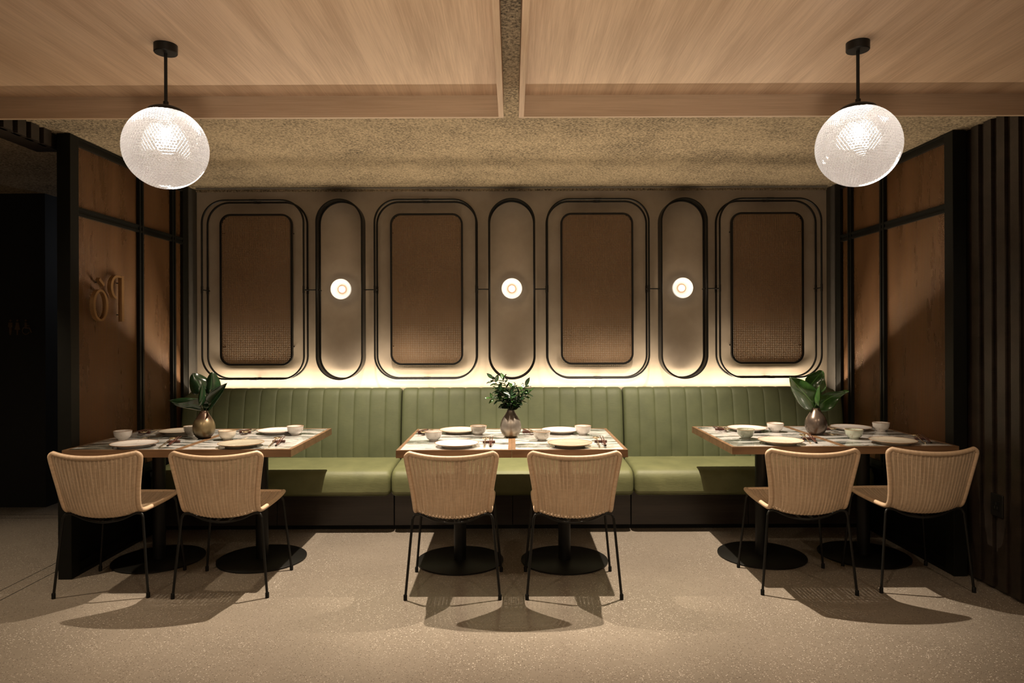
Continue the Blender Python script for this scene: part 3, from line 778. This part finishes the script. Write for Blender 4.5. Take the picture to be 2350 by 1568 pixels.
# ================================================================ vases and greenery
def vase(x, y, mat, label):
    t = thing('vase', (x, y, ZT), label, 'vase')
    prof = [(0, .003), (.028, .003), (.030, 0), (.034, .001), (.048, .014), (.060, .034), (.0655, .056), (.0645, .080), (.0575, .104), (.0435, .128), (.0315, .147), (.0245, .160), (.0225, .168), (.0200, .169), (.0190, .160), (.024, .145), (.034, .126), (.046, .102), (.054, .078), (.056, .056), (.050, .034), (.038, .016), (0, .010)]
    pv = catmull([(a, 0, b) for a, b in prof], 88)
    MB().lathe([(max(0, p.x), p.z) for p in pv], n=48, cap=False).build('body', M[mat], t, ang=60)
    return t
def bigleaf(parent, base, tip, side, width, cup=.25, wave=.0, bend=.0, curl=0.0, mat='leaf_dark', heart=.26, name='leaf', blunt=.85):
    base, tip, side = Vector(base), Vector(tip), Vector(side)
    ax = tip-base; L = ax.length; ax.normalize(); side = (side-ax*side.dot(ax)).normalized(); nn = ax.cross(side).normalized()
    def wid(v):
        return width*(max(0, math.sin(PI*min(1, v**.62)))**blunt)*(1-.25*v) if v < 1 else 0
    def P(u, v):
        s = 2*u-1; wv = wid(v)*1.3; y = L*v-heart*L*(abs(s)**1.5)*(1-v)**2*1.2
        c = curl*v*v
        off = side*(s*wv*math.cos(cup*abs(s)*1.6))+nn*(wv*abs(s)*math.sin(cup*abs(s)*1.8)+bend*L*math.sin(PI*v)+1.6*wave*width*math.sin(v*9+s*2)*abs(s))
        p = base+ax*y+off-nn*(c*L)
        return p
    o = MB().grid(P, 14, 22, uvf=lambda u, v: (u, v)).build(name, M[mat], parent, ang=180)
    md = o.modifiers.new('thickness', 'SOLIDIFY'); md.thickness = .0009; md.offset = 0
    return o
def leafspray(vx, vy, neck, base, tip, side, width, label, **kw):
    """a single large leaf on its stalk standing in the vase; all offsets are metres from the vase foot"""
    t = thing('leaf_stalk', (vx, vy, ZT), label, 'foliage', kw.pop('group'))
    pts = catmull([(neck[0]*.5, 0, .03), (neck[0], neck[1], .165), ((neck[0]*1.2+base[0])/2, (neck[1]+base[1])/2, (.172+base[2])/2+.004), base], 14)
    MB().tube(pts, .0022, 8).build('stem', M['leaf_mid'] if kw.get('mat') == 'leaf_mid' else M['stem'], t)
    bigleaf(t, base, tip, side, width, **kw)
LV = (-1.910, 4.228); vase(*LV, 'vase_gold', 'bronze banded bulb vase with broad dark leaves on the left tables')
G1 = 'large leaves in the left vase'
leafspray(*LV, (-.008, .0), (-.030, .02, .315), (-.085, .03, .400), (.8, .3, .45), .058, 'round upright dark leaf at the upper left of the left vase', group=G1, cup=.30, wave=.05, blunt=.50)
leafspray(*LV, (.004, .008), (.030, .03, .300), (.030, .05, .408), (1, .1, 0), .050, 'round upright dark leaf at the top centre of the left vase', group=G1, cup=.35, blunt=.50)
leafspray(*LV, (.012, 0), (.045, 0, .215), (.155, -.02, .345), (-.55, .25, .6), .042, 'pointed dark leaf reaching right from the left vase', group=G1, cup=.35, mat='leaf_dark', wave=.04)
leafspray(*LV, (-.012, -.005), (-.018, -.01, .208), (-.205, -.03, .240), (.1, -.35, .9), .040, 'long pointed dark leaf reaching left from the left vase', group=G1, cup=.25, bend=-.12, wave=.12)
leafspray(*LV, (0, -.008), (-.006, -.045, .235), (.0, -.02, .345), (1, .0, 0), .050, 'curled dark leaf in front at the centre of the left vase', group=G1, cup=.95)
RV = (1.908, 4.290); vase(*RV, 'vase_brown', 'dark brown bulb vase with broad green leaves on the right tables')
G2 = 'large leaves in the right vase'
leafspray(*RV, (-.012, 0), (-.028, -.01, .205), (-.175, -.03, .365), (.55, -.30, .55), .062, 'broad green leaf reaching left from the right vase', group=G2, mat='leaf_mid', cup=.22, wave=.10, blunt=.7)
leafspray(*RV, (-.002, .008), (-.020, .03, .310), (.055, .03, .400), (-.65, -.1, .65), .066, 'broad green leaf at the top of the right vase', group=G2, mat='leaf_mid', cup=.30, wave=.10, blunt=.6)
leafspray(*RV, (.012, 0), (.032, -.005, .195), (.205, .0, .275), (-.2, -.35, .9), .052, 'pointed green leaf reaching right from the right vase', group=G2, mat='leaf_mid', cup=.25, bend=-.10, wave=.14)
leafspray(*RV, (0, -.008), (.0, -.045, .215), (.012, -.03, .315), (1, 0, 0), .042, 'curled green leaf in front at the centre of the right vase', group=G2, mat='leaf_mid', cup=.9)
leafspray(*RV, (.006, .006), (.045, .02, .260), (.048, .02, .345), (.8, .5, 0), .024, 'small upright green leaf behind the right vase centre', group=G2, mat='leaf_mid', cup=.6)
CV = (-.010, 4.230); vase(*CV, 'vase_silver', 'mottled silver bulb vase with small-leaved branches on the central tables')
LFm = {}
def small_leaf_mesh(mat):
    L, Wd = .052, .0135
    def P(u, v):
        s = 2*u-1; wv = Wd*math.sin(PI*v**.8)**.8; return (s*wv, L*v, .004*abs(s)*1.2-.006*v*v)
    return MB().grid(P, 6, 10, uvf=lambda u, v: (u, v)).mesh('leaf', M[mat], ang=180)
rnd = random.Random(11)
LM = [small_leaf_mesh('leaf_dark'), small_leaf_mesh('leaf_mid')]
tips = [((-.112, .0, .402), 'tall branch leaning left'), ((-.045, .02, .395), 'tallest upright branch'), ((-.125, -.02, .262), 'low branch drooping left'), ((-.075, -.03, .320), 'short branch towards the left front'),
        ((.020, .03, .335), 'upright branch at the centre'), ((.095, .01, .350), 'branch leaning right'), ((.110, -.01, .290), 'branch reaching far right'), ((.060, -.04, .245), 'low branch towards the right front'), ((.0, -.05, .285), 'short branch in front')]
for k_, (tip, ds) in enumerate(tips):
    t = thing('leafy_branch', (CV[0], CV[1], ZT), '%s with small glossy leaves in the central vase' % ds, 'foliage', 'branches in the central vase')
    tip = Vector((tip[0], tip[1], .165+(tip[2]-.165)*.82)); mid = Vector((tip.x*.45, tip.y*.6, .17+(tip.z-.17)*.55+.01))
    path = catmull([(tip.x*.03, 0, .03), (tip.x*.10, tip.y*.15, .165), mid, tip], 24)
    MB().tube(path, [.0019-.0009*i/24 for i in range(25)], 6).build('stem', M['stem'], t)
    nl = 17
    for q in range(nl):
        i = 8+int(16*q/(nl-1)) if q < nl-1 else 24
        p = path[i]; tg = (path[min(24, i+1)]-path[i-1]).normalized()
        a = q*2.4+rnd.uniform(-.4, .4); sd = tg.orthogonal().normalized(); sd = Matrix.Rotation(a, 3, tg) @ sd
        d = (sd*.85+tg*(.55 if q < nl-1 else 2)+Vector((0, 0, rnd.uniform(-.25, .2)))).normalized()
        xa = d.cross(Vector((0, rnd.uniform(-.7, -.2), 1))).normalized(); za = xa.cross(d).normalized()
        mt = Matrix((xa, d, za)).transposed().to_4x4(); mt.translation = p
        sc = rnd.uniform(.75, 1.12); o = bpy.data.objects.new('leaf', LM[0 if rnd.random() < .7 else 1]); C.objects.link(o); o.parent = t
        o.matrix_local = mt @ Matrix.Scale(sc, 4)
